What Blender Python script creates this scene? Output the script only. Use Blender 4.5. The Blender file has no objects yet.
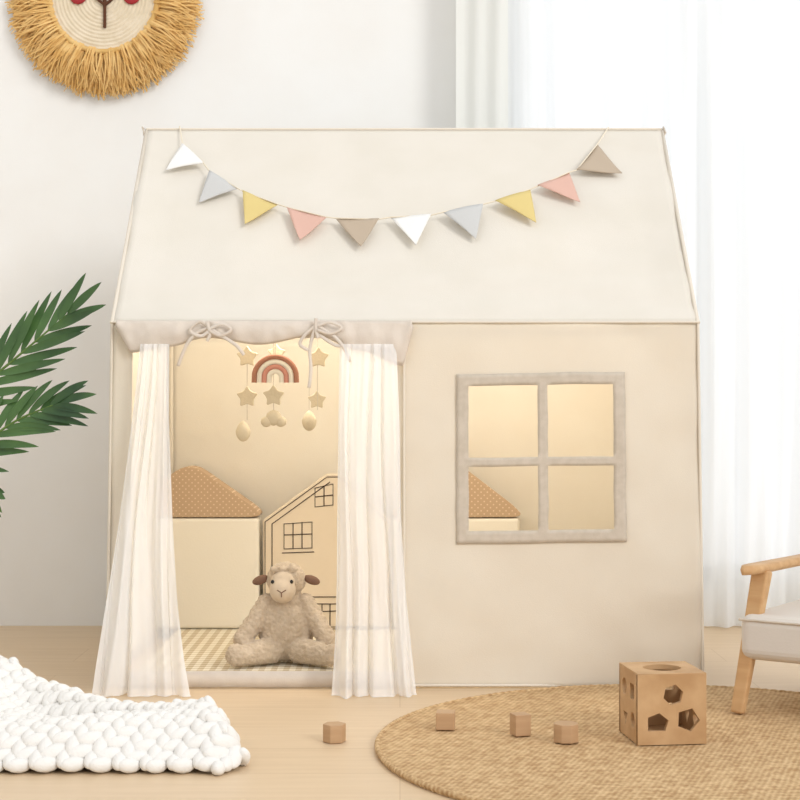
import bpy, bmesh, math, random
from mathutils import Vector, Matrix, noise
random.seed(7)
F=1552.0; CH=0.64
def at(u,v,d):           # survey helper: photo measurement + real distance -> metres
    return Vector(((u-400)/F*d, d, CH+(400-v)/F*d))
def lin(c):
    r=[]
    for x in c[:3]:
        x=x/255
        r.append(x/12.92 if x<=0.04045 else ((x+0.055)/1.055)**2.4)
    return (*r,1)
# ---------------------------------------------------------------- materials
def mat(name,col,rough=.8,col2=None,nscale=20,bump=0,bscale=200,transl=0,transp=0,kind=None,stretch=None,spec=.3,sheen=0,bdist=.002,wr=0):
    m=bpy.data.materials.new(name); m.use_nodes=True; nt=m.node_tree; N=nt.nodes; L=nt.links
    b=N['Principled BSDF']; out=N['Material Output']
    b.inputs['Roughness'].default_value=rough
    b.inputs['Specular IOR Level'].default_value=spec
    if sheen: b.inputs['Sheen Weight'].default_value=sheen
    b.inputs['Base Color'].default_value=lin(col)
    tc=N.new('ShaderNodeTexCoord'); mp=N.new('ShaderNodeMapping'); L.new(tc.outputs['Object'],mp.inputs[0])
    if stretch: mp.inputs['Scale'].default_value=stretch
    csock=None
    if col2 is not None:
        n=N.new('ShaderNodeTexNoise'); n.inputs['Scale'].default_value=nscale; n.inputs['Detail'].default_value=5
        L.new(mp.outputs[0],n.inputs['Vector'])
        rp=N.new('ShaderNodeValToRGB'); rp.color_ramp.elements[0].position=.35; rp.color_ramp.elements[1].position=.65
        rp.color_ramp.elements[0].color=lin(col); rp.color_ramp.elements[1].color=lin(col2)
        L.new(n.outputs['Fac'],rp.inputs[0]); csock=rp.outputs[0]; L.new(csock,b.inputs['Base Color'])
    if bump:
        n2=N.new('ShaderNodeTexNoise'); n2.inputs['Scale'].default_value=bscale; n2.inputs['Detail'].default_value=3
        L.new(mp.outputs[0],n2.inputs['Vector'])
        bp=N.new('ShaderNodeBump'); bp.inputs['Strength'].default_value=bump; bp.inputs['Distance'].default_value=bdist
        L.new(n2.outputs['Fac'],bp.inputs['Height']); L.new(bp.outputs[0],b.inputs['Normal'])
        if wr:
            n4=N.new('ShaderNodeTexNoise'); n4.inputs['Scale'].default_value=5; n4.inputs['Detail'].default_value=1; n4.inputs['Distortion'].default_value=.4
            L.new(mp.outputs[0],n4.inputs['Vector'])
            b2=N.new('ShaderNodeBump'); b2.inputs['Strength'].default_value=wr; b2.inputs['Distance'].default_value=.03
            L.new(n4.outputs['Fac'],b2.inputs['Height']); L.new(b2.outputs[0],bp.inputs['Normal'])
    last=b.outputs[0]
    if transl:
        t=N.new('ShaderNodeBsdfTranslucent'); t.inputs[0].default_value=lin(col)
        if csock: L.new(csock,t.inputs[0])
        mx=N.new('ShaderNodeMixShader'); mx.inputs[0].default_value=transl
        L.new(last,mx.inputs[1]); L.new(t.outputs[0],mx.inputs[2]); last=mx.outputs[0]
    if transp:
        t=N.new('ShaderNodeBsdfTransparent')
        mx=N.new('ShaderNodeMixShader'); mx.inputs[0].default_value=transp
        L.new(last,mx.inputs[1]); L.new(t.outputs[0],mx.inputs[2]); last=mx.outputs[0]
    L.new(last,out.inputs['Surface'])
    return m
M={}
M['wall']=mat('wall_paint',(239,239,237),.9,(237,236,233),6,.1,300)
M['tent']=mat('tent_canvas',(240,232,217),.9,(238,229,213),8,.25,500,transl=.2,wr=.35)
M['roof']=mat('tent_canvas_roof',(230,224,213),.9,(227,221,209),8,.25,500,transl=.06,wr=.3)
M['piping']=mat('tent_piping',(226,217,202),.9,bump=.3)
M['linen']=mat('window_linen',(208,197,182),.9,(199,188,172),60,.4,500)
M['flap']=mat('door_flap_linen',(230,219,206),.9,(223,211,198),30,.4,400,transl=.1)
M['sheer']=mat('sheer_curtain',(254,254,254),.9,bump=.2,transl=.22,transp=.30)
M['rsheer']=mat('room_sheer',(246,248,249),.9,transl=.58,transp=.09)
M['rcurt']=mat('room_curtain',(238,239,235),.9,transl=.3)
M['white']=mat('white_paint',(245,245,243),.5)
M['wood']=mat('light_wood',(210,172,126),.5,(194,152,106),6,.2,40,stretch=(1,8,8))
M['woodblk']=mat('beech_block',(190,156,120),.55,(176,140,104),8,.1,60,stretch=(1,1,6))
M['woodbox']=mat('beech_box',(200,164,122),.55,(180,142,100),7,.1,60,stretch=(2,2,14))
M['raffia']=mat('raffia',(240,204,138),.8,(224,180,108),30,transl=.15)
M['coil']=mat('coiled_cream',(228,214,190),.85,(218,203,176),40,.5,150)
M['red']=mat('red_felt',(165,52,56),.9)
M['brown']=mat('brown_thread',(92,58,40),.9)
M['leaf']=mat('palm_leaf',(34,66,34),.4,(74,110,56),7,.2,60,transl=.12,spec=.5)
M['stem']=mat('palm_stem',(92,120,60),.6)
M['pot']=mat('ceramic_pot',(230,226,218),.5)
M['soil']=mat('soil',(60,45,35),1)
M['knit']=mat('chunky_yarn',(234,232,228),.95,bump=.6,bscale=260)
M['seat']=mat('seat_fabric',(216,209,200),.8,bump=.2)
M['plush']=mat('plush_wool',(210,191,167),1,(196,176,151),60,1,260,sheen=.3)
M['muzzle']=mat('plush_face',(216,197,172),.9,bump=.3,sheen=.3)
M['ear']=mat('plush_ear',(128,98,80),.9,bump=.4)
M['black']=mat('black_eye',(18,14,12),.25,spec=.6)
M['foam']=mat('cushion_cotton',(236,229,214),.9,bump=.2)
M['board']=mat('playhouse_board',(224,208,184),.9,bump=.1)
M['ink']=mat('ink_line',(64,50,40),.9)
M['starf']=mat('felt_cream',(216,202,174),.95,bump=.5)
M['twine']=mat('twine',(230,220,200),.9)
M['rpink']=mat('felt_pink',(208,148,132),.95); M['rbrown']=mat('felt_brown',(176,126,104),.95); M['rcream']=mat('felt_white',(238,232,218),.95)
for k,c in dict(fw=(248,247,244),fg=(210,210,208),fy=(228,207,140),fp=(226,186,170),fb=(196,179,158)).items():
    M[k]=mat('flag_'+k,c,.9,bump=.3,transl=.1)
def mathnodes(N,L):
    def math_(op,a,bv=None):
        n=N.new('ShaderNodeMath'); n.operation=op
        for i,s in enumerate((a,bv)):
            if s is None: continue
            if isinstance(s,(int,float)): n.inputs[i].default_value=s
            else: L.new(s,n.inputs[i])
        return n.outputs[0]
    return math_
def rings_mat():
    m=mat('jute',(206,166,114),.95); nt=m.node_tree;N=nt.nodes;L=nt.links;b=N['Principled BSDF']
    tc=N.new('ShaderNodeTexCoord'); sx=N.new('ShaderNodeSeparateXYZ'); L.new(tc.outputs['Object'],sx.inputs[0])
    math_=mathnodes(N,L)
    x,y=sx.outputs[0],sx.outputs[1]
    ca,sa=math.cos(.6),math.sin(.6)
    u=math_('ADD',math_('MULTIPLY',x,ca),math_('MULTIPLY',y,sa)); v=math_('SUBTRACT',math_('MULTIPLY',y,ca),math_('MULTIPLY',x,sa))
    n=N.new('ShaderNodeTexNoise'); n.inputs['Scale'].default_value=70; n.inputs['Detail'].default_value=4; L.new(tc.outputs['Object'],n.inputs['Vector'])
    n3=N.new('ShaderNodeTexNoise'); n3.inputs['Scale'].default_value=12; L.new(tc.outputs['Object'],n3.inputs['Vector'])
    w1=math_('SINE',math_('ADD',math_('MULTIPLY',u,2*math.pi/.017),math_('MULTIPLY',n3.outputs['Fac'],3)))
    w2=math_('SINE',math_('MULTIPLY',v,2*math.pi/.012))
    h=math_('MULTIPLY',w1,w2)
    h2=math_('ADD',math_('MULTIPLY',h,.16),n.outputs['Fac'])
    rp=N.new('ShaderNodeValToRGB'); e=rp.color_ramp.elements
    e[0].position=.28;e[0].color=lin((172,136,94)); e[1].position=.78;e[1].color=lin((220,190,146))
    L.new(h2,rp.inputs[0]); L.new(rp.outputs[0],b.inputs['Base Color'])
    bp=N.new('ShaderNodeBump'); bp.inputs['Strength'].default_value=.9; bp.inputs['Distance'].default_value=.004
    L.new(h2,bp.inputs['Height']); L.new(bp.outputs[0],b.inputs['Normal'])
    return m
M['jute']=rings_mat()
def floor_mat():
    m=mat('floor_wood',(222,194,154),.42,spec=.35); nt=m.node_tree;N=nt.nodes;L=nt.links;b=N['Principled BSDF']
    tc=N.new('ShaderNodeTexCoord'); 
    br=N.new('ShaderNodeTexBrick'); br.inputs['Scale'].default_value=1; br.inputs['Brick Width'].default_value=1.6; br.inputs['Row Height'].default_value=.19
    br.inputs['Mortar Size'].default_value=.0012; br.inputs['Color1'].default_value=lin((219,195,163)); br.inputs['Color2'].default_value=lin((215,190,157)); br.inputs['Mortar'].default_value=lin((204,177,143))
    L.new(tc.outputs['Object'],br.inputs['Vector'])
    mp=N.new('ShaderNodeMapping'); mp.inputs['Scale'].default_value=(2,26,2); L.new(tc.outputs['Object'],mp.inputs[0])
    n=N.new('ShaderNodeTexNoise'); n.inputs['Scale'].default_value=2; n.inputs['Detail'].default_value=6; L.new(mp.outputs[0],n.inputs['Vector'])
    rp=N.new('ShaderNodeValToRGB'); rp.color_ramp.elements[0].position=.3; rp.color_ramp.elements[0].color=(.92,.90,.87,1); rp.color_ramp.elements[1].position=.7; rp.color_ramp.elements[1].color=(1,1,1,1)
    L.new(n.outputs['Fac'],rp.inputs[0])
    mx=N.new('ShaderNodeMix'); mx.data_type='RGBA'; mx.blend_type='MULTIPLY'; mx.inputs['Factor'].default_value=1
    L.new(br.outputs['Color'],mx.inputs[6]); L.new(rp.outputs[0],mx.inputs[7]); L.new(mx.outputs[2],b.inputs['Base Color'])
    return m
M['floor']=floor_mat()
def dots_mat():
    m=mat('dotted_fabric',(190,146,100),.9); nt=m.node_tree;N=nt.nodes;L=nt.links;b=N['Principled BSDF']
    tc=N.new('ShaderNodeTexCoord'); sx=N.new('ShaderNodeSeparateXYZ'); L.new(tc.outputs['Object'],sx.inputs[0])
    cx=N.new('ShaderNodeCombineXYZ'); L.new(sx.outputs[0],cx.inputs[0]); L.new(sx.outputs[2],cx.inputs[1])
    mp=N.new('ShaderNodeMapping'); mp.inputs['Rotation'].default_value=(0,0,.785); L.new(cx.outputs[0],mp.inputs[0])
    v=N.new('ShaderNodeTexVoronoi'); v.voronoi_dimensions='2D'; v.inputs['Scale'].default_value=85; v.inputs['Randomness'].default_value=0; L.new(mp.outputs[0],v.inputs['Vector'])
    rp=N.new('ShaderNodeValToRGB'); rp.color_ramp.elements[0].position=.14; rp.color_ramp.elements[0].color=lin((220,196,166)); rp.color_ramp.elements[1].position=.2; rp.color_ramp.elements[1].color=lin((190,162,132))
    L.new(v.outputs['Distance'],rp.inputs[0]); L.new(rp.outputs[0],b.inputs['Base Color']); return m
M['dots']=dots_mat()
def gingham():
    m=mat('gingham',(240,225,190),.9); nt=m.node_tree;N=nt.nodes;L=nt.links;b=N['Principled BSDF']
    tc=N.new('ShaderNodeTexCoord'); sx=N.new('ShaderNodeSeparateXYZ'); L.new(tc.outputs['Object'],sx.inputs[0])
    o=[]
    for i in (0,1):
        a=N.new('ShaderNodeMath'); a.operation='MULTIPLY'; a.inputs[1].default_value=1/.028; L.new(sx.outputs[i],a.inputs[0])
        f=N.new('ShaderNodeMath'); f.operation='FRACT'; L.new(a.outputs[0],f.inputs[0])
        g=N.new('ShaderNodeMath'); g.operation='GREATER_THAN'; g.inputs[1].default_value=.5; L.new(f.outputs[0],g.inputs[0]); o.append(g.outputs[0])
    s=N.new('ShaderNodeMath'); s.operation='ADD'; L.new(o[0],s.inputs[0]); L.new(o[1],s.inputs[1])
    h=N.new('ShaderNodeMath'); h.operation='MULTIPLY'; h.inputs[1].default_value=.5; L.new(s.outputs[0],h.inputs[0])
    rp=N.new('ShaderNodeValToRGB'); rp.color_ramp.elements[0].color=lin((238,231,214)); rp.color_ramp.elements[1].color=lin((192,174,142))
    L.new(h.outputs[0],rp.inputs[0]); L.new(rp.outputs[0],b.inputs['Base Color']); return m
M['ging']=gingham()
# ---------------------------------------------------------------- geometry helpers
C=bpy.context.scene.collection
def empty(name,loc=(0,0,0),rotz=0):
    e=bpy.data.objects.new(name,None); e.location=loc; e.rotation_euler=(0,0,rotz); e.empty_display_size=.1; C.objects.link(e); return e
def mesh(name,vs,fs,m,parent=None,smooth=True,mats=None,fmat=None):
    me=bpy.data.meshes.new(name); me.from_pydata([tuple(v) for v in vs],[],fs)
    for mm in (mats or [m]): me.materials.append(mm)
    if fmat: me.polygons.foreach_set('material_index',fmat)
    if smooth: me.polygons.foreach_set('use_smooth',[True]*len(me.polygons))
    me.update()
    o=bpy.data.objects.new(name,me); C.objects.link(o)
    if parent: o.parent=parent
    return o
def bevel(o,w=.003,seg=2):
    md=o.modifiers.new('b','BEVEL'); md.width=w; md.segments=seg; md.limit_method='ANGLE'; return o
def box(name,c,s,m,parent=None,bev=.003,seg=2,rot=None):
    hx,hy,hz=[k/2 for k in s]
    R=rot or Matrix.Identity(3)
    vs=[Vector(c)+R@Vector((x*hx,y*hy,z*hz)) for x in(-1,1) for y in(-1,1) for z in(-1,1)]
    fs=[(0,1,3,2),(4,6,7,5),(0,4,5,1),(2,3,7,6),(0,2,6,4),(1,5,7,3)]
    o=mesh(name,vs,fs,m,parent,False)
    if bev: bevel(o,bev,seg)
    return o
def prism(name,pts,y0,y1,m,parent=None,bev=.003,seg=2):   # pts in x,z
    n=len(pts); vs=[(x,y0,z) for x,z in pts]+[(x,y1,z) for x,z in pts]
    fs=[tuple(range(n)),tuple(range(2*n-1,n-1,-1))]+[(i,i+n,(i+1)%n+n,(i+1)%n) for i in range(n)]
    o=mesh(name,vs,fs,m,parent,False)
    bm=bmesh.new(); bm.from_mesh(o.data); bmesh.ops.recalc_face_normals(bm,faces=bm.faces); bm.to_mesh(o.data); bm.free()
    if bev: bevel(o,bev,seg)
    return o
def tube(name,pts,r,m,parent=None,radii=None,cyc=False,nurbs=False,res=3):
    cu=bpy.data.curves.new(name,'CURVE'); cu.dimensions='3D'; cu.bevel_depth=r; cu.bevel_resolution=res; cu.use_fill_caps=True
    sp=cu.splines.new('NURBS' if nurbs else 'POLY'); sp.points.add(len(pts)-1)
    for i,p in enumerate(pts):
        sp.points[i].co=(*p,1)
        if radii: sp.points[i].radius=radii[i]
    sp.use_cyclic_u=cyc
    if nurbs: sp.use_endpoint_u=True; sp.order_u=3
    cu.materials.append(m)
    t=bpy.data.objects.new(name,cu); C.objects.link(t); bpy.context.view_layer.update()
    me=bpy.data.meshes.new_from_object(t.evaluated_get(bpy.context.evaluated_depsgraph_get()))
    bpy.data.objects.remove(t)
    me.polygons.foreach_set('use_smooth',[True]*len(me.polygons))
    o=bpy.data.objects.new(name,me); C.objects.link(o)
    if parent: o.parent=parent
    return o
def steps(br,st):
    out=[]
    for a,b in zip(br,br[1:]):
        n=max(1,int(math.ceil((b-a)/st)))
        out+= [a+(b-a)*i/n for i in range(n)]
    return out+[br[-1]]
def panel(name,ub,vb,st,pos,m,parent,holes=(),thick=.0015):
    us=steps(ub,st); vs_=steps(vb,st); W=len(us)
    V=[pos(u,v) for v in vs_ for u in us]; Fs=[]
    for j in range(len(vs_)-1):
        for i in range(W-1):
            cu=(us[i]+us[i+1])/2; cv=(vs_[j]+vs_[j+1])/2
            if any(h[0]<cu<h[1] and h[2]<cv<h[3] for h in holes): continue
            Fs.append((j*W+i,j*W+i+1,(j+1)*W+i+1,(j+1)*W+i))
    o=mesh(name,V,Fs,m,parent)
    bm=bmesh.new(); bm.from_mesh(o.data); bmesh.ops.delete(bm,geom=[v for v in bm.verts if not v.link_faces],context='VERTS'); bm.to_mesh(o.data); bm.free()
    if thick:
        md=o.modifiers.new('s','SOLIDIFY'); md.thickness=thick; md.offset=0
    return o
def ell(c,r,sub=3,R=None):
    bm=bmesh.new(); bmesh.ops.create_icosphere(bm,subdivisions=sub,radius=1)
    vs=[Vector(v.co) for v in bm.verts]; fs=[tuple(v.index for v in f.verts) for f in bm.faces]; bm.free()
    R=R or Matrix.Identity(3); c=Vector(c)
    return [c+R@Vector((v.x*r[0],v.y*r[1],v.z*r[2])) for v in vs],fs
def joined(parts):
    V=[];Fs=[]
    for v,f in parts:
        n=len(V); V+=v; Fs+=[tuple(i+n for i in q) for q in f]
    return V,Fs
def nz(x,y,z,s): return noise.noise(Vector((x*s,y*s,z*s)))
# ---------------------------------------------------------------- room
WY=4.40
mesh('floor',[(-2.6,-.6,0),(2.8,-.6,0),(2.8,WY+.1,0),(-2.6,WY+.1,0)],[(0,1,2,3)],M['floor'],smooth=False)
wx0,wx1,wz0,wz1=.30,1.95,.12,2.35
wb=empty('wall_back')
box('wall_part_left',((-2.6+wx0)/2,WY+.05,1.35),(wx0+2.6,.1,2.7),M['wall'],wb,0)
box('wall_part_right',((2.8+wx1)/2,WY+.05,1.35),(2.8-wx1,.1,2.7),M['wall'],wb,0)
box('wall_part_below',((wx0+wx1)/2,WY+.05,wz0/2),(wx1-wx0,.1,wz0),M['wall'],wb,0)
box('wall_part_above',((wx0+wx1)/2,WY+.05,(2.7+wz1)/2),(wx1-wx0,.1,2.7-wz1),M['wall'],wb,0)
box('wall_left',(-2.65,1.9,1.35),(.1,5.1,2.7),M['wall'],None,0)
w=empty('window_1')
for i,(c,s) in enumerate([((wx0+.025,WY+.05,1.235),(.05,.06,2.23)),((wx1-.025,WY+.05,1.235),(.05,.06,2.23)),((.86,WY+.05,1.235),(.07,.06,2.23)),
        ((1.125,WY+.05,wz0+.025),(1.65,.06,.05)),((1.125,WY+.05,wz1-.025),(1.65,.06,.05))]):
    box(f'frame_{i}',c,s,M['white'],w,.004)
# curtains of the room
sc=empty('sheer_window_curtain')
def rc(u,v):
    f=.015*math.sin(u*54+5*nz(u,0,v*.25,2.2))+.010*math.sin(u*121+1.3+3*nz(u,4,v*.2,3))+.014*nz(u,0,v*.4,3)
    return (u,4.342+f*(.7+.3*(1-v/2.6)),v)
panel('sheer_cloth',[.27,2.3],[.006,2.58],.009,rc,M['rsheer'],sc,thick=0)
tube('curtain_rod',[(.0,4.345,2.6),(2.4,4.345,2.6)],.012,M['white'],sc)
hc=empty('side_curtain')
panel('side_cloth',[.155,.30],[.006,2.58],.01,lambda u,v:(u,4.30+.009*math.sin(u*110+nz(u,0,v,2)),v),M['rcurt'],hc,thick=0)
# ---------------------------------------------------------------- play tent
T=empty('play_tent')
YF,YR,YB=3.45,3.92,4.27
XL,XR=-.640,.662
ZE,ZR=.813,1.322
k=YF/F
fx=lambda u:(u-400)*k
fz=lambda v:CH+(400-v)*k
Z0=.002
def skew(x,z): 
    xc=.01; return xc+(x-xc)*(1+.018*(1-z/ZE))
def tf(u,v):
    z=v; b=.010*nz(u,1,v,4)+.003*nz(u,2,v,9)
    return (skew(u,z),YF+b,z)
dl,dr,db,dt=fx(133),fx(397),.036,fz(338)
wl,wr,wb_,wt=fx(462),fx(618),fz(537),fz(380)
panel('front_wall',[XL,dl,dr,wl,wr,XR],[Z0,db,wb_,wt,dt,ZE],.015,tf,M['tent'],T,[(dl,dr,db,dt),(wl,wr,wb_,wt)])
def rf(u,v):
    y=YF+(YR-YF)*v; z=ZE+(ZR-ZE)*v; s=-.012*math.sin(math.pi*v)*min(1,(u-XL)/.08,(XR-u)/.08)+.007*nz(u,0,v,4)*math.sin(math.pi*v)
    s+=.0022*math.sin(v*44+3*nz(u,3,v,3))*math.exp(-v*5)
    return (u,y-s*.73,z+s*.68)
panel('front_roof',[XL,XR],[0,1],.02,rf,M['roof'],T)
panel('back_roof',[XL,XR],[0,1],.05,lambda u,v:(u,YB+(YR-YB)*v,ZE+(ZR-ZE)*v),M['roof'],T)
panel('back_wall',[XL,XR],[Z0,ZE],.03,lambda u,v:(u,YB+.006*nz(u,0,v,4),v),M['tent'],T)
for nm,X in(('side_wall_left',XL),('side_wall_right',XR)):
    def sp(u,v,X=X):
        if v<=ZE: a,b=YF,YB
        else:
            t=(v-ZE)/(ZR-ZE); a=YF+(YR-YF)*t; b=YB+(YR-YB)*t
        return (skew(X,v) if v<ZE else X,a+(b-a)*u,v)
    panel(nm,[0,1],[Z0,ZE,ZR],.04,sp,M['tent'],T)
for nm,pts in dict(eave_piping=[(XL-.004,YF-.004,ZE),(XR+.004,YF-.004,ZE)],
     ridge_piping=[(XL,YR,ZR+.002),(XR,YR,ZR+.002)],
     gable_l=[(XL,YF,ZE),(XL,YR,ZR),(XL,YB,ZE)],gable_r=[(XR,YF,ZE),(XR,YR,ZR),(XR,YB,ZE)],
     corner_l=[(XL,YF-.002,ZE),(skew(XL,0),YF-.002,.004)],corner_r=[(XR,YF-.002,ZE),(skew(XR,0),YF-.002,.004)],
     door_seam=[(skew(fx(404),.8),YF-.004,ZE),(skew(fx(404),0),YF-.004,.004)]).items():
    tube(nm,pts,.0042 if 'gable' in nm else .0032,M['piping'],T)
for nm,pts in dict(pole_fl=[(XL+.02,YF+.02,.002),(XL+.02,YF+.02,ZE-.01)],pole_fr=[(XR-.02,YF+.02,.002),(XR-.02,YF+.02,ZE-.01)],
     pole_bl=[(XL+.012,YB-.012,.002),(XL+.012,YB-.012,ZE-.01)],pole_br=[(XR-.012,YB-.012,.002),(XR-.012,YB-.012,ZE-.01)],
     ridge_pole=[(XL-.008,YR,ZR-.008),(XR+.008,YR,ZR-.008)],eave_pole=[(XL,YF+.02,ZE-.012),(XR,YF+.02,ZE-.012)]).items():
    tube(nm,pts,.006,M['tent'],T)
for X in (XL-.006,XR+.006):
    tube('pole_tie',[(X,YR,ZR+.002),(X-.004,YR-.006,ZR+.006),(X+.002,YR-.01,ZR-.010)],.002,M['linen'],T)
panel('door_sill',[skew(dl,0),skew(dr,0)],[Z0,.038],.02,lambda u,v:(u,YF-.004+.003*nz(u,0,v,9),v),M['flap'],T,thick=.004)
tube('hem',[(skew(XL,0),YF-.002,.006),(skew(XR,0),YF-.002,.006)],.003,M['piping'],T)
ub=[fx(a) for a in(456,468,537,547,612,624)]; vb=[fz(a) for a in(544,531,467,458,386,374)]
holes=[(ub[a],ub[a+1],vb[b],vb[b+1]) for a in(1,3) for b in(1,3)]
def wf(u,v):
    p=tf(u,v); return (p[0]+.0015*nz(u,5,v,20),p[1]-.004,p[2]+.003*nz(u,7,v,9)+(u-fx(456))*.012)
panel('window_frame_strips',ub,vb,.01,wf,M['linen'],T,holes,thick=.0015)
bot=[(118,326),(132,352),(170,346),(208,337),(260,344),(316,335),(360,350),(403,365),(412,328)]
def interp(t,tab):
    for (a,b),(c,d) in zip(tab,tab[1:]):
        if t<=c: 
            s=(t-a)/(c-a)
            if 132<=a<403: s=s*s*(3-2*s)
            return b+(d-b)*s
    return tab[-1][1]
def vf(u,v):
    top=fz(322)+.001; bz=fz(interp(u,bot))
    z=top+(bz-top)*v
    dd=min(abs(u-208),abs(u-316)); pin=math.exp(-(dd/12)**2)
    cr=.0055*math.sin(dd*.28-v*2)*math.exp(-dd/28)
    out=.006+(.016-.009*pin)*math.sin(math.pi*min(1,v*.7+.1))+cr+.004*nz(u*.05,0,v,2)
    return (fx(u),YF-.004-out,z)
V=[];Fs=[];nu,nv=150,10
for j in range(nv+1):
    for i in range(nu+1): V.append(vf(118+(412-118)*i/nu,j/nv))
for j in range(nv):
    for i in range(nu): Fs.append((j*(nu+1)+i,j*(nu+1)+i+1,(j+1)*(nu+1)+i+1,(j+1)*(nu+1)+i))
o=mesh('door_flap',V,Fs,M['flap'],T); md=o.modifiers.new('s','SOLIDIFY'); md.thickness=.003
tube('flap_hem',[vf(118+(412-118)*i/120,1) for i in range(121)],.0025,M['flap'],T)
def ribbon(name,pts,w,m,parent):
    d=YF-.034
    P=[at(a,b,d-.004*i/len(pts)) for i,(a,b) in enumerate(pts)]
    Q=[]
    for i in range(len(P)-1):
        p0=P[max(0,i-1)];p1=P[i];p2=P[i+1];p3=P[min(len(P)-1,i+2)]
        for s in range(6):
            t=s/6; Q.append(.5*((2*p1)+(p2-p0)*t+(2*p0-5*p1+4*p2-p3)*t*t+(3*p1-p0-3*p2+p3)*t**3))
    Q.append(P[-1]); V=[];Fs=[]
    for i,q in enumerate(Q):
        tg=(Q[min(i+1,len(Q)-1)]-Q[max(i-1,0)]).normalized(); n=Vector((0,1,0)).cross(tg).normalized()*w/2
        V+= [q-n,q+n+Vector((0,-.002,0))]
        if i: Fs.append((2*i-2,2*i-1,2*i+1,2*i))
    o=mesh(name,V,Fs,m,parent); md=o.modifiers.new('s','SOLIDIFY'); md.thickness=.0012
for i,pts in enumerate([[(208,328),(196,334),(186,346),(178,366)],[(210,328),(222,336),(236,345),(244,355)],[(208,328),(200,322),(190,330),(200,336),(208,332)],[(209,329),(222,324),(231,330),(220,336),(209,331)],
     [(209,326),(207,322),(210,334),(207,341)],
     [(316,326),(306,334),(300,344),(308,350)],[(318,326),(334,336),(344,348),(350,362)],[(316,326),(310,348),(311,370),(309,388)],[(317,326),(330,322),(342,328),(330,334),(317,330)],[(316,318),(316,328),(318,338)],[(318,334),(335,345),(342,345)]]):
    ribbon(f'tie_{i}',pts,.0072,M['flap'],T)
def interp2(t,tab):
    for (a,b),(c,d) in zip(tab,tab[1:]):
        if t<=c: return b+(d-b)*(t-a)/(c-a)
    return tab[-1][1]
def door_curtain(name,rows,nf,amp,ph):
    V=[];Fs=[];nu=130;nv=60
    vs0=rows[0][0]; vs1=rows[-1][0]
    for j in range(nv+1):
        v=vs0+(vs1-vs0)*j/nv
        l=interp2(v,[(r[0],r[1]) for r in rows]); r_=interp2(v,[(r[0],r[2]) for r in rows]); t=j/nv
        for i in range(nu+1):
            s=i/nu; dpt=YF-.034-.07*t
            sw=s+.12*nz(s*2.2,ph,t*.7,1.8)+.04*nz(s*7,ph,t*1.5,1.5)
            u=l+(r_-l)*s+2.0*math.sin(t*9+ph)*(1-abs(2*s-1))
            p=at(u,v,dpt)
            a=nf*6.283*sw
            am=amp*(.45+1.0*t)*(.5+.9*abs(nz(s*3,ph+4,t,1.5))*2)
            y=p.y+am*(math.sin(a+ph)+.35*math.sin(a*2.3+ph+2*t))
            x=p.x+.004*math.cos(a+ph)*(.4+t)
            V.append((x,min(y,YF-.016),max(p.z,.002)))
    for j in range(nv):
        for i in range(nu): Fs.append((j*(nu+1)+i,j*(nu+1)+i+1,(j+1)*(nu+1)+i+1,(j+1)*(nu+1)+i))
    return mesh(name,V,Fs,M['sheer'],T)
door_curtain('curtain_left',[(344,140,170),(420,131,170),(520,117,174),(600,104,179),(660,95,185),(706,89,191)],3.6,.011,.4)
door_curtain('curtain_right',[(344,340,396),(420,338,399),(520,336,402),(600,335,407),(660,334,414),(706,333,420)],4.0,.011,2)
box('gingham_play_mat',(.01,3.865,.014),(1.22,.75,.024),M['ging'],None,.006)
# ---------------------------------------------------------------- bunting
B=empty('bunting_garland')
def roofpt(u,v,off=.017):
    dz=(400-v)/F; sl=(ZR-ZE)/(YR-YF); y=(ZE-sl*YF-CH)/(dz-sl)
    n=Vector((0,-(ZR-ZE),(YR-YF))).normalized()
    return Vector(((u-400)/F*y,y,CH+dz*y))+n*off
flags=[((183,147),(204,167),(166,172),'fw'),((210,175),(238,192),(199,204),'fg'),((243,195),(278,208),(245,226),'fy'),((287,211),(327,221),(300,243),'fp'),
((336,222),(379,223),(361,250),'fb'),((391,221),(431,219),(416,248),'fw'),((443,216),(483,208),(476,241),'fg'),((495,205),(530,193),(536,224),'fy'),
((537,190),(569,176),(580,204),'fp'),((576,174),(597,148),(622,176),'fb')]
sp_=[(180,129)]
for i,(a,b,c,m) in enumerate(flags):
    sp_+= [a,b]
    A,Bb,Cc=roofpt(*a,off=.010),roofpt(*b,off=.010),roofpt(*c,off=.005)
    V=[];Fs=[];n=8
    nrm=Vector((0,-.73,.68))
    for j in range(n+1):
        for q in range(n+1):
            t=j/n; s=q/n
            p=(A*(1-s)+Bb*s)*(1-t)+Cc*t
            p=p+nrm*(.003*math.sin(3.1*s+i)*(1-t)+.003*math.sin(t*4+i)*t+.002)
            V.append(p)
    for j in range(n):
        for q in range(n): Fs.append((j*(n+1)+q,j*(n+1)+q+1,(j+1)*(n+1)+q+1,(j+1)*(n+1)+q))
    o=mesh(f'pennant_{i}',V,Fs,M[m],B); md=o.modifiers.new('s','SOLIDIFY'); md.thickness=.0012
sp_+=[(608,130)]
tube('bunting_cord',[roofpt(*p,off=.012) if 0<i<len(sp_)-1 else roofpt(*p,off=.008) for i,p in enumerate(sp_)],.0017,M['twine'],B)
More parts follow.
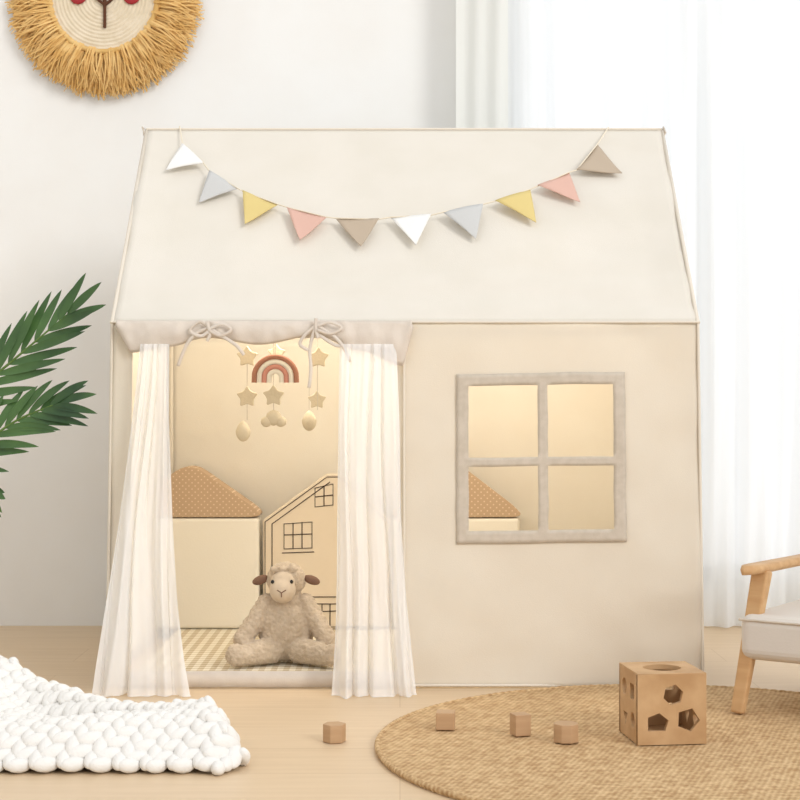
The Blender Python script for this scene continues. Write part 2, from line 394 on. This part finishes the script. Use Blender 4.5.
# ---------------------------------------------------------------- raffia wall decoration
Wd=empty('raffia_wall_basket',(-.832,WY-.012,1.768)); RO=.278
V=[];Fs=[]
for q in range(4200):
    a=random.random()*6.2832; lay=random.random(); r0=.140+.03*lay; r1=r0+random.uniform(.08,.125)
    r1=min(r1,RO*random.uniform(.92,1.03)); tw=random.uniform(-.13,.13); wdt=random.uniform(.0018,.0032); yy=-.012-.035*(1-lay)*random.random()
    n=len(V)
    for s in range(5):
        t=s/4; r=r0+(r1-r0)*t; aa=a+tw*t*t; y=yy-.02*math.sin(t*2.6)*(1.2-lay)+.012*t
        c=Vector((r*math.cos(aa),min(y,-.002),r*math.sin(aa))); tn=Vector((-math.sin(aa),random.uniform(-.3,.3),math.cos(aa)))*wdt*(1-.5*t)
        V+= [c-tn,c+tn]
        if s: Fs.append((n+2*s-2,n+2*s-1,n+2*s+1,n+2*s))
V=[(x,min(y,-.001),z) for x,y,z in V]
mesh('raffia_fringe',V,Fs,M['raffia'],Wd,False)
tube('raffia_ring',[(.152*math.cos(a*.0628),-.035-.004*(a%2),.152*math.sin(a*.0628)) for a in range(100)],.008,M['raffia'],Wd,cyc=True)
V,Fs=[],[]
nr,na=60,96
for i in range(nr+1):
    r=.148*i/nr
    for j in range(na):
        a=j/na*6.2832; V.append((r*math.cos(a),-.034-.003*abs(math.sin(i/nr*3.1416*14)),r*math.sin(a)))
for i in range(nr):
    for j in range(na): Fs.append((i*na+j,i*na+(j+1)%na,(i+1)*na+(j+1)%na,(i+1)*na+j))
mesh('coiled_disc',V,Fs,M['coil'],Wd)
for sx in(-1,1):
    v,f=ell((sx*.075+.005,-.040,.002),(.024,.004,.022),2); mesh('cheek',v,f,M['red'],Wd)
    tube('whisker',[(.005,-.041,-.022),(sx*.022+.005,-.041,-.004),(sx*.028+.005,-.041,.02)],.004,M['brown'],Wd)
tube('nose_line',[(.005,-.041,-.085),(.005,-.041,-.02),(.005,-.041,.04)],.0045,M['brown'],Wd,radii=[1,1,2.2])
# ---------------------------------------------------------------- rug
RC=(.54,2.855); RR=.585
rug=empty('round_jute_rug',(RC[0],RC[1],0))
V=[];Fs=[];nr,na=24,160
prof=[(RR*i/nr,.008) for i in range(nr)]+[(RR-.006,.0085),(RR,.005),(RR-.001,.0005)]
for r,z in prof:
    for j in range(na):
        a=j/na*6.2832; V.append((r*math.cos(a),r*math.sin(a),z))
for i in range(len(prof)-1):
    for j in range(na): Fs.append((i*na+j,(i+1)*na+j,(i+1)*na+(j+1)%na,i*na+(j+1)%na))
mesh('rug_body',V,Fs,M['jute'],rug)
tube('rug_edge_braid',[((RR-.003)*math.cos(j/400*6.2832),(RR-.003)*math.sin(j/400*6.2832),.006+.0012*(j%2)) for j in range(400)],.005,M['jute'],rug,cyc=True)
# ---------------------------------------------------------------- shape sorter
def plate(name,s,holes,t,m,parent,M4):
    cu=bpy.data.curves.new(name,'CURVE'); cu.dimensions='2D'; cu.fill_mode='BOTH'; cu.extrude=t/2; cu.bevel_depth=.0008
    for pts in [[(-s/2,-s/2),(s/2,-s/2),(s/2,s/2),(-s/2,s/2)]]+holes:
        sp=cu.splines.new('POLY'); sp.points.add(len(pts)-1)
        for i,p in enumerate(pts): sp.points[i].co=(p[0],p[1],0,1)
        sp.use_cyclic_u=True
    cu.materials.append(m)
    t_=bpy.data.objects.new(name,cu); C.objects.link(t_); bpy.context.view_layer.update()
    me=bpy.data.meshes.new_from_object(t_.evaluated_get(bpy.context.evaluated_depsgraph_get())); bpy.data.objects.remove(t_)
    o=bpy.data.objects.new(name,me); C.objects.link(o); o.parent=parent; o.matrix_local=M4; return o
def ngon(cx,cy,r,n,rot=0): return [(cx+r*math.cos(rot+i*6.28318/n),cy+r*math.sin(rot+i*6.28318/n)) for i in range(n)]
S=.128
sb=empty('shape_sorter_box',(.434,2.830,.0105),math.radians(7))
Tm=Matrix.Translation
t=.009
front=[ngon(.002,.026,.020,6,.3),[(-.046,-.040),(-.012,-.040),(-.006,-.020),(-.024,-.006),(-.046,-.014)],ngon(.030,-.020,.023,5,1.2)]
left=[ngon(-.028,.028,.016,24),[(.012,.012),(.04,.012),(.04,.042),(.012,.042)],ngon(-.02,-.028,.018,3,.5),ngon(.03,-.025,.016,6)]
plate('front_face',S,front,t,M['woodbox'],sb,Tm((S/2,t/2,S/2))@Matrix.Rotation(math.pi/2,4,'X'))
plate('back_face',S,left,t,M['woodbox'],sb,Tm((S/2,S-t/2,S/2))@Matrix.Rotation(math.pi/2,4,'X'))
RL=Matrix.Rotation(-math.pi/2,4,'Z')@Matrix.Rotation(math.pi/2,4,'X')
plate('left_face',S-.001,left,t,M['woodbox'],sb,Tm((t/2,S/2,S/2))@RL)
plate('right_face',S-.001,left,t,M['woodbox'],sb,Tm((S-t/2,S/2,S/2))@RL)
plate('top_face',S-.001,[ngon(0,0,.036,40)],t,M['woodbox'],sb,Tm((S/2,S/2,S-t/2+.001)))
plate('bottom_face',S-.002,[],t,M['woodbox'],sb,Tm((S/2,S/2,t/2)))
def blk(name,u,v,pts_n,w,h,rot,z0):
    d=(CH-z0)*F/(v-400); p=at(u,v,d)
    e=mesh(name,*(lambda pts:([(x,y,0) for x,y in pts]+[(x,y,h) for x,y in pts],[tuple(range(len(pts)))[::-1],tuple(range(len(pts),2*len(pts)))]+[(i,(i+1)%len(pts),(i+1)%len(pts)+len(pts),i+len(pts)) for i in range(len(pts))]))(ngon(0,0,w,pts_n,rot)),M['woodblk'],None,False)
    e.location=(p.x,p.y+w*.8,z0+.0006); bevel(e,.0015); return e
blk('wooden_toy_block',334,744,6,.022,.034,.2,0)
blk('wooden_toy_block',446,731,4,.025,.033,.7,.0095)
blk('wooden_toy_block',521,737,4,.022,.040,1.1,.0095)
blk('wooden_toy_block',567,744,8,.024,.034,.35,.0095)
# ---------------------------------------------------------------- chunky blanket
poly=[(-.96,2.67),(-.62,2.65),(-.31,2.65),(-.270,2.70),(-.32,2.83),(-.44,3.01),(-.57,3.12),(-.72,3.17),(-.80,3.19),(-.96,3.2)]
def inside(x,y):
    c=False;n=len(poly)
    for i in range(n):
        x1,y1=poly[i];x2,y2=poly[i-1]
        if (y1>y)!=(y2>y) and x<(x2-x1)*(y-y1)/(y2-y1)+x1: c=not c
    return c
def edged(x,y):
    m=9
    for i in range(len(poly)):
        a=Vector(poly[i]);b=Vector(poly[i-1]);p=Vector((x,y)); tt=max(0,min(1,(p-a).dot(b-a)/(b-a).length_squared)); m=min(m,(a+(b-a)*tt-p).length)
    return m
def hh(x,y):
    e=edged(x,y) if inside(x,y) else 0
    s=min(1,e/.05); s=math.sin(s*1.5708)
    c1=2.75-.10*(x+.5)+.02*math.sin(x*12); c2=2.99-.72*(x+.6)+.015*math.sin(x*15)
    ridge=.048*math.exp(-((y-c1)/.065)**2)+.050*math.exp(-((y-c2)/.05)**2)
    return s*(.008+ridge+.080*math.exp(-((x+.84)/.08)**2-((y-3.08)/.10)**2)+.012*nz(x,y,0,6))
# stockinette: columns of V-stitches; neighbouring legs lean opposite ways
dx,dy=.0195,.0235
base,bf=ell((0,0,0),(1,1,1),3)
V=[];Fs=[]
AN=1.05                 # direction in which the columns run (diagonal to the room)
for j in range(-90,90):
    for i in range(-90,90):
        a=i*dx; b=j*dy
        ca,sa=math.cos(AN-math.pi/2),math.sin(AN-math.pi/2)
        X=-.6+a*ca-b*sa; Y=2.9+a*sa+b*ca
        wxn=.012*nz(X,Y,3,4); wyn=.012*nz(X,Y,9,4); X+=wxn; Y+=wyn
        if not inside(X,Y): continue
        z=hh(X,Y)+.0115
        R=Matrix.Rotation(AN+(.52 if i%2 else -.52)+random.uniform(-.08,.08),3,'Z')@Matrix.Rotation(.28,3,'Y')
        gx=(hh(X+.01,Y)-hh(X-.01,Y))/.02; gy=(hh(X,Y+.01)-hh(X,Y-.01))/.02
        nrm=Vector((-gx,-gy,1)).normalized(); q=Vector((0,0,1)).rotation_difference(nrm).to_matrix()
        st=min(1.6,math.sqrt(1+gx*gx+gy*gy))     # cloth stretches over the fold: keep stitches closed
        R=q@R; n=len(V); sc_=random.uniform(.96,1.06)
        c=Vector((X,Y,z))
        rs=(.0205*sc_*st,.0122*sc_*(.5+.5*st),.0125*sc_)
        for v in base:
            d=1+.05*math.sin(v.x*12+v.y*7)
            V.append(c+R@Vector((v.x*rs[0],v.y*rs[1]*d,v.z*rs[2]*d)))
        Fs+=[tuple(k_+n for k_ in f) for f in bf]
V=[(v[0],v[1],max(v[2],.0008)) for v in V]
bl=empty('chunky_knit_blanket')
mesh('stitches',V,Fs,M['knit'],bl)
# soft backing under the stitches
V=[];Fs=[];idx={}
g=.012
for j in range(50):
    for i in range(62):
        X=-.965+i*g; Y=2.63+j*g
        if inside(X,Y) and edged(X,Y)>.004:
            idx[(i,j)]=len(V); V.append((X,Y,max(.002,hh(X,Y)+.006)))
for (i,j) in list(idx):
    q=[(i,j),(i+1,j),(i+1,j+1),(i,j+1)]
    if all(a in idx for a in q): Fs.append(tuple(idx[a] for a in q))
mesh('knit_backing',V,Fs,M['knit'],bl)
# ---------------------------------------------------------------- armchair
ch=empty('kids_armchair',(.700,3.12,.0095),-math.radians(35))
Wc,Dc=.42,.38
def bar(name,a,b,r0,r1,m=M['wood']):
    a=Vector(a);b=Vector(b); d=(b-a).normalized(); sx=Vector((1,0,0)); sy=d.cross(sx).normalized(); sx=sy.cross(d).normalized()
    V=[]
    for p,r in((a,r0),(b,r1)):
        V+= [p+sx*r*i_+sy*r*.8*j_ for i_,j_ in((-1,-1),(1,-1),(1,1),(-1,1))]
    o=mesh(name,V,[(0,1,2,3),(7,6,5,4),(0,4,5,1),(1,5,6,2),(2,6,7,3),(3,7,4,0)],m,ch,False)
    bm=bmesh.new(); bm.from_mesh(o.data); bmesh.ops.recalc_face_normals(bm,faces=bm.faces); bm.to_mesh(o.data); bm.free()
    bevel(o,.005,3); return o
for i,X in enumerate((0,Wc)):
    s=1 if X==0 else -1
    bar(f'front_leg_{i}',(X-.018*s,-.010,0.001),(X+.018*s,.03,.288),.013,.018)
    bar(f'back_leg_{i}',(X-.012*s,Dc+.03,-.0080),(X+.016*s,Dc-.03,.288),.013,.017)
    V=[];Fs=[];n=24
    for q in range(n+1):
        t_=q/n; yy=-.050+(Dc+.07)*t_; w_=.023*(min(1,math.sqrt(max(0.02,t_*9))) if t_<.11 else 1)*(1-.15*t_); zz=.292-.006*t_
        for (cx_,cz_) in ((-1,0),(-.8,.9),(.8,.9),(1,0),(.8,-.9),(-.8,-.9)):
            V.append((X+.010*s+w_*cx_,yy,zz+.0095*cz_))
    for q in range(n):
        for e_ in range(6): Fs.append((q*6+e_,(q+1)*6+e_,(q+1)*6+(e_+1)%6,q*6+(e_+1)%6))
    Fs+= [tuple(range(6)),tuple(range(n*6+5,n*6-1,-1))]
    mesh(f'armrest_{i}',V,Fs,M['wood'],ch)
box('seat_rail_front',(Wc/2,.03,.125),(Wc,.02,.03),M['wood'],ch,.004)
box('seat_cushion',(Wc/2,Dc/2-.010,.155),(Wc+.03,Dc+.01,.092),M['seat'],ch,.022,5)
R=Matrix.Rotation(-.25,3,'X')
box('back_cushion',(Wc/2,Dc-.005,.34),(Wc-.05,.07,.30),M['seat'],ch,.025,5,rot=R)
tube('seat_piping',[(-.014,-.014,.19),(Wc+.014,-.014,.19)],.0025,M['linen'],ch)
# ---------------------------------------------------------------- palm
PX,PY=-1.16,3.22
pl=empty('potted_palm')
V=[];Fs=[];prof=[(.0,.002),(.10,.002),(.115,.02),(.14,.22),(.145,.24),(.132,.24),(.125,.2),(0,.2)]
for r,z in prof:
    for j in range(40): a=j/40*6.2832; V.append((PX+r*math.cos(a),PY+r*math.sin(a),z))
for i in range(len(prof)-1):
    for j in range(40): Fs.append((i*40+j,i*40+(j+1)%40,(i+1)*40+(j+1)%40,(i+1)*40+j))
mesh('pot',V,Fs,M['pot'],pl)
v,f=ell((PX,PY,.2),(.125,.125,.015),3); mesh('soil',v,f,M['soil'],pl)
def catm(P,n=10):
    Q=[]
    for i in range(len(P)-1):
        p0=P[max(0,i-1)];p1=P[i];p2=P[i+1];p3=P[min(len(P)-1,i+2)]
        for s in range(n):
            t=s/n; Q.append(.5*((2*p1)+(p2-p0)*t+(2*p0-5*p1+4*p2-p3)*t*t+(3*p1-p0-3*p2+p3)*t**3))
    Q.append(P[-1]); return Q
def frond(pts,L,w,start=.45,droop=.25,face=Vector((0,-1,.35)),nl=9):
    Q=catm([Vector(p) for p in pts],14); n=len(Q)
    tube('stem',Q,.0045,M['stem'],pl,radii=[1.3-1.0*i/n for i in range(n)],res=2)
    V=[];Fs=[]
    face=face.normalized()
    for kk in range(nl*2+1):
        side=1 if kk%2 else -1
        t=start+(1-start)*((kk//2)/nl)
        term= kk==nl*2
        if term: t=1
        i=min(n-1,int(t*(n-1))); b=Q[i]; tg=(Q[min(n-1,i+1)]-Q[max(0,i-1)]).normalized()
        nrm=(face-tg*face.dot(tg)).normalized(); lat=tg.cross(nrm).normalized()
        ang=math.radians(0 if term else (44-26*t)*random.uniform(.9,1.15))
        d=(tg*math.cos(ang)+lat*side*math.sin(ang)+nrm*random.uniform(-.1,.15)).normalized()
        ln=L*(math.sin(3.14*(.28+.62*(t-start)/(1-start)))*.55+.5)*random.uniform(.92,1.08)
        wv=d.cross(nrm).normalized(); m0=len(V); ns=12
        for s in range(ns+1):
            q=s/ns; p=b+d*ln*q+Vector((0,0,-1))*droop*ln*q*q
            ww=w*(math.sin(3.1416*q**.85)**.7 if 0<q<1 else .02)
            V+= [p-wv*ww+nrm*ww*.35,p,p+wv*ww+nrm*ww*.35]
            if s:
                a=m0+3*(s-1); Fs+= [(a,a+1,a+4,a+3),(a+1,a+2,a+5,a+4)]
    mesh('leaflets',V,Fs,M['leaf'],pl)
frond([(PX,PY,.2),(PX+.06,PY,.45),(-.93,3.2,.61),(-.80,3.2,.72),(-.685,3.19,.815)],.145,.0095,.42,.0,nl=11)
frond([(PX+.01,PY,.2),(PX+.10,PY-.01,.36),(-.92,3.18,.49),(-.80,3.17,.588),(-.70,3.16,.632)],.130,.0090,.42,.16,nl=11)
frond([(PX,PY-.02,.2),(PX+.12,PY-.06,.33),(-.93,3.1,.41),(-.86,3.05,.45),(-.80,3.02,.46)],.075,.011,.5,.4,nl=8)
frond([(PX-.02,PY,.2),(PX-.08,PY,.5),(-1.3,3.2,.8),(-1.42,3.2,.95)],.15,.013,.5,.2)
frond([(PX,PY+.02,.2),(PX-.02,PY+.05,.6),(-1.14,3.3,.95),(-1.18,3.35,1.15)],.15,.013,.5,.2)
frond([(PX-.02,PY,.2),(PX-.12,PY-.05,.4),(-1.4,3.1,.55),(-1.55,3.05,.6)],.15,.013,.5,.3)
# ---------------------------------------------------------------- house cushions inside
MZ=.0275
def rnd_poly(pts,r,n=5):
    out=[];N=len(pts)
    for i in range(N):
        p=Vector(pts[i]);a=Vector(pts[i-1]);b=Vector(pts[(i+1)%N])
        ra=min(r,(a-p).length*.45); rb_=min(r,(b-p).length*.45)
        d1=(a-p).normalized()*ra; d2=(b-p).normalized()*rb_
        for s in range(n+1):
            t=s/n; out.append(tuple((p+d1)*(1-t)**2+p*2*t*(1-t)+(p+d2)*t*t))
    return out
def house_cushion(name,cx,w,y0):
    e=empty(name,(cx,y0,MZ))
    bh=.297
    prism('cushion_body',[(-w/2,0),(w/2,0),(w/2,bh),(-w/2,bh)],-.05,.03,M['foam'],e,.010,4)
    prism('cushion_roof',rnd_poly([(-w/2-.004,bh+.002),(w/2+.004,bh+.002),(w/2,bh+.02),(0,bh+.150),(-w/2,bh+.02)],.045),-.05,.03,M['dots'],e,.0015,2)
kk=4.17/F
house_cushion('house_cushion',(190-400)*kk,.375,4.20)
house_cushion('house_cushion',(456-400)*kk,.34,4.20)
hb=empty('house_play_board',(0,4.16,MZ))
X=lambda u:(u-400)*4.15/F
Z=lambda v:CH+(400-v)*4.15/F-MZ
prism('board_panel',[(X(263),0),(X(392),0),(X(392),Z(522)),(X(340),Z(474)),(X(326),Z(474)),(X(263),Z(520))],-.008,.01,M['board'],hb,.003)
def ink(pts,cyc=False,r=.0013): tube('ink_line',[(X(a),-.0088,Z(b)) for a,b in pts],r,M['ink'],hb,cyc=cyc,res=1)
ink([(265,627),(265,522),(327,477),(340,477),(390,524),(390,627)],True)
ink([(272,627),(272,524),(330,482)]);
ink([(284,524),(312,522),(312,548),(284,549)],True); ink([(293,523),(293,549)]);ink([(302,522),(302,548)]);ink([(284,535),(312,534)]);ink([(282,553),(314,552)])
ink([(315,488),(333,484),(333,505),(315,507)],True); ink([(324,486),(324,506)]);ink([(315,497),(333,495)])
ink([(310,597),(336,597)]);ink([(310,604),(336,604)]);ink([(312,597),(312,625)]);ink([(312,612),(336,611)]);ink([(322,604),(322,612)]);ink([(330,604),(330,626)])
# ---------------------------------------------------------------- mobile
mb=empty('baby_mobile'); MY=3.74
mk=MY/F
def mp_(u,v,y=MY): return Vector(((u-400)*mk,y,CH+(400-v)*mk))
cxm=mp_(279,334)
ringz=cxm.z+.02
tube('mobile_ring',[(cxm.x+.088*math.cos(a*.1571),MY+.088*math.sin(a*.1571),ringz) for a in range(40)],.006,M['wood'],mb,cyc=True)
top=Vector((cxm.x,YR-.02,ZR-.035))
for a in(0,1.57,3.14,4.71): tube('hanger',[(cxm.x+.088*math.cos(a),MY+.088*math.sin(a),ringz),top],.001,M['twine'],mb,res=1)
def star(u,v,r,y):
    p=mp_(u,v,y); pts=[]
    for i in range(10):
        rr=r if i%2==0 else r*.56; a=math.pi/2+i*math.pi/5; pts.append((p.x+rr*math.cos(a),p.z+rr*math.sin(a)))
    prism('star',rnd_poly(pts,.006,4),y-.008,y+.008,M['starf'],mb,.003,3)
def strg(u,v0,v1,y): tube('string',[mp_(u,v0,y),mp_(u,v1,y)],.0008,M['linen'],mb,res=1)
def drop(u,v,s,y):
    p=mp_(u,v,y)
    V,Fs_=ell(p,(s*.72,s*.5,s),3)
    V=[Vector((p.x+(q.x-p.x)*(1-.35*max(0,(q.z-p.z)/s)),q.y,q.z)) for q in V]; mesh('raindrop',V,Fs_,M['starf'],mb)
def cloud(u,v,y):
    p=mp_(u,v,y); V,Fs_=joined([ell(p+Vector(o),r,2) for o,r in(((0,0,.006),(.019,.011,.019)),((-.017,0,-.003),(.014,.010,.013)),((.017,0,-.003),(.014,.010,.013)))]); mesh('cloud',V,Fs_,M['starf'],mb)
for u,ys,yy in((248,[357,397],MY-.02),(319,[358,],MY-.02),(276,[396],MY-.07),(276,[353],MY+.02)):
    for v in ys: star(u,v,.028 if v!=353 else .024,yy)
strg(248,330,420,MY-.02);strg(318,330,410,MY-.02);strg(276,330,410,MY-.07);strg(308,330,415,MY+.05)
drop(244,431,.025,MY-.02);drop(308,421,.025,MY+.05);cloud(276,420,MY-.07);star(317,400,.025,MY+.0)
rb=mp_(278,383,MY-.08)
for r,m in((.050,'rbrown'),(.038,'rcream'),(.026,'rpink'),(.015,'rcream')):
    tube('rainbow_arc',[rb+Vector((r*math.cos(a),0,r*.98*math.sin(a)+.012)) if 0<a<3.14 else rb+Vector((r*math.cos(a),0,0)) for a in [3.1416*i/16 for i in range(17)]],.0064,M[m],mb)
strg(278,330,361,MY-.08)
# ---------------------------------------------------------------- plush sheep
sh=empty('plush_sheep',(-.266,3.63,MZ))
def limb(a,b,r0,r1,n=9):
    a=Vector(a);b=Vector(b); return [ell(a.lerp(b,i/(n-1)),[r0+(r1-r0)*i/(n-1)]*3,2) for i in range(n)]
pp=[ell((0,.0,.078),(.066,.052,.078),3),ell((0,.005,.12),(.054,.042,.055),3),ell((0,.0,.192),(.046,.042,.042),3)]
pp+=limb((-.045,-.005,.138),(-.098,-.035,.058),.024,.023)+limb((.045,-.005,.138),(.098,-.035,.058),.024,.023)
pp+=limb((-.035,-.03,.032),(-.098,-.080,.028),.033,.024)+limb((.035,-.03,.032),(.098,-.080,.028),.033,.024)
pp+=[ell((-.108,-.085,.03),(.026,.02,.027),2),ell((.108,-.085,.03),(.026,.02,.027),2)]
V,Fs_=joined(pp); V=[Vector((v.x,v.y,max(v.z,.002))) for v in V]
o=mesh('body',V,Fs_,M['plush'],sh)
md=o.modifiers.new('r','REMESH'); md.mode='VOXEL'; md.voxel_size=.0025; md.use_smooth_shade=True
md=o.modifiers.new('sm','SMOOTH'); md.iterations=4; md.factor=.6
tx=bpy.data.textures.new('wool','VORONOI'); tx.noise_scale=.008
md=o.modifiers.new('d','DISPLACE'); md.texture=tx; md.strength=-.005; md.mid_level=.5; md.texture_coords='LOCAL'
v,f=joined([ell((-.006,-.034,.172),(.031,.036,.031),3),ell((-.005,-.027,.19),(.030,.026,.028),3)])
o=mesh('face',v,f,M['muzzle'],sh); md=o.modifiers.new('r','REMESH'); md.mode='VOXEL'; md.voxel_size=.003; md.use_smooth_shade=True
md=o.modifiers.new('sm','SMOOTH'); md.iterations=6; md.factor=.7
for s in(-1,1):
    v,f=ell((-.006+s*.022,-.0495,.193),(.0042,.003,.0048),2); mesh('eye',v,f,M['black'],sh)
    R=Matrix.Rotation(s*.35,3,'Y')
    v,f=ell((s*.060,-.004,.192),(.020,.009,.0105),3,R); mesh('ear',v,f,M['ear'],sh)
tube('nose',[(-.016,-.0665,.176),(-.006,-.070,.170),(.004,-.0665,.176)],.0014,M['ear'],sh)
tube('mouth',[(-.006,-.070,.170),(-.006,-.069,.160)],.0012,M['ear'],sh)
tuft=[ell((random.uniform(-.028,.028),random.uniform(-.032,.02),.222+random.uniform(-.010,.001)),[random.uniform(.008,.011)]*3,2) for _ in range(34)]
v,f=joined(tuft); o=mesh('wool_crown',v,f,M['plush'],sh)
md=o.modifiers.new('r','REMESH'); md.mode='VOXEL'; md.voxel_size=.0025; md.use_smooth_shade=True
md=o.modifiers.new('sm','SMOOTH'); md.iterations=4; md.factor=.6
md=o.modifiers.new('d','DISPLACE'); md.texture=tx; md.strength=-.005; md.mid_level=.5; md.texture_coords='LOCAL'
# ---------------------------------------------------------------- lights
w=bpy.data.worlds.new('World'); bpy.context.scene.world=w; w.use_nodes=True; nt=w.node_tree; N=nt.nodes;L=nt.links
bg=N['Background']; tc=N.new('ShaderNodeTexCoord'); sx=N.new('ShaderNodeSeparateXYZ'); L.new(tc.outputs['Generated'],sx.inputs[0])
mr=N.new('ShaderNodeMapRange'); mr.inputs['From Min'].default_value=.0; mr.inputs['From Max'].default_value=.7; mr.inputs['To Min'].default_value=.98; mr.inputs['To Max'].default_value=1.27
L.new(sx.outputs[1],mr.inputs['Value']); L.new(mr.outputs[0],bg.inputs['Strength']); bg.inputs['Color'].default_value=(.98,.987,1,1)
def light(name,typ,loc,rot,en,col,**kw):
    l=bpy.data.lights.new(name,typ); l.energy=en; l.color=col
    for a,b in kw.items(): setattr(l,a,b)
    o=bpy.data.objects.new(name,l); o.location=loc; o.rotation_euler=rot; C.objects.link(o); return o
sun=light('sun_light','SUN',(0,0,3),(0,0,0),1.2,(1,.98,.955),angle=math.radians(20))
sun.rotation_euler=Vector((-.66,.78,-.52)).to_track_quat('-Z','Y').to_euler()
light('tent_fill_light','POINT',(-.28,3.72,.93),(0,0,0),5.0,(1,.95,.86),shadow_soft_size=.08)  # added fill light with no visible fixture, warms the tent interior
light('tent_fill_light','POINT',(.34,3.72,.93),(0,0,0),5.6,(1,.95,.86),shadow_soft_size=.08)  # second added fill, evens out the brightness inside the tent
cam=bpy.data.cameras.new('camera'); cam.sensor_width=36; cam.lens=F*36/800; co=bpy.data.objects.new('camera',cam); co.location=(0,0,CH); co.rotation_euler=(math.pi/2,0,0); C.objects.link(co)
bpy.context.scene.camera=co
vs_=bpy.context.scene.view_settings; vs_.view_transform='Standard'; vs_.look='None'; vs_.exposure=0
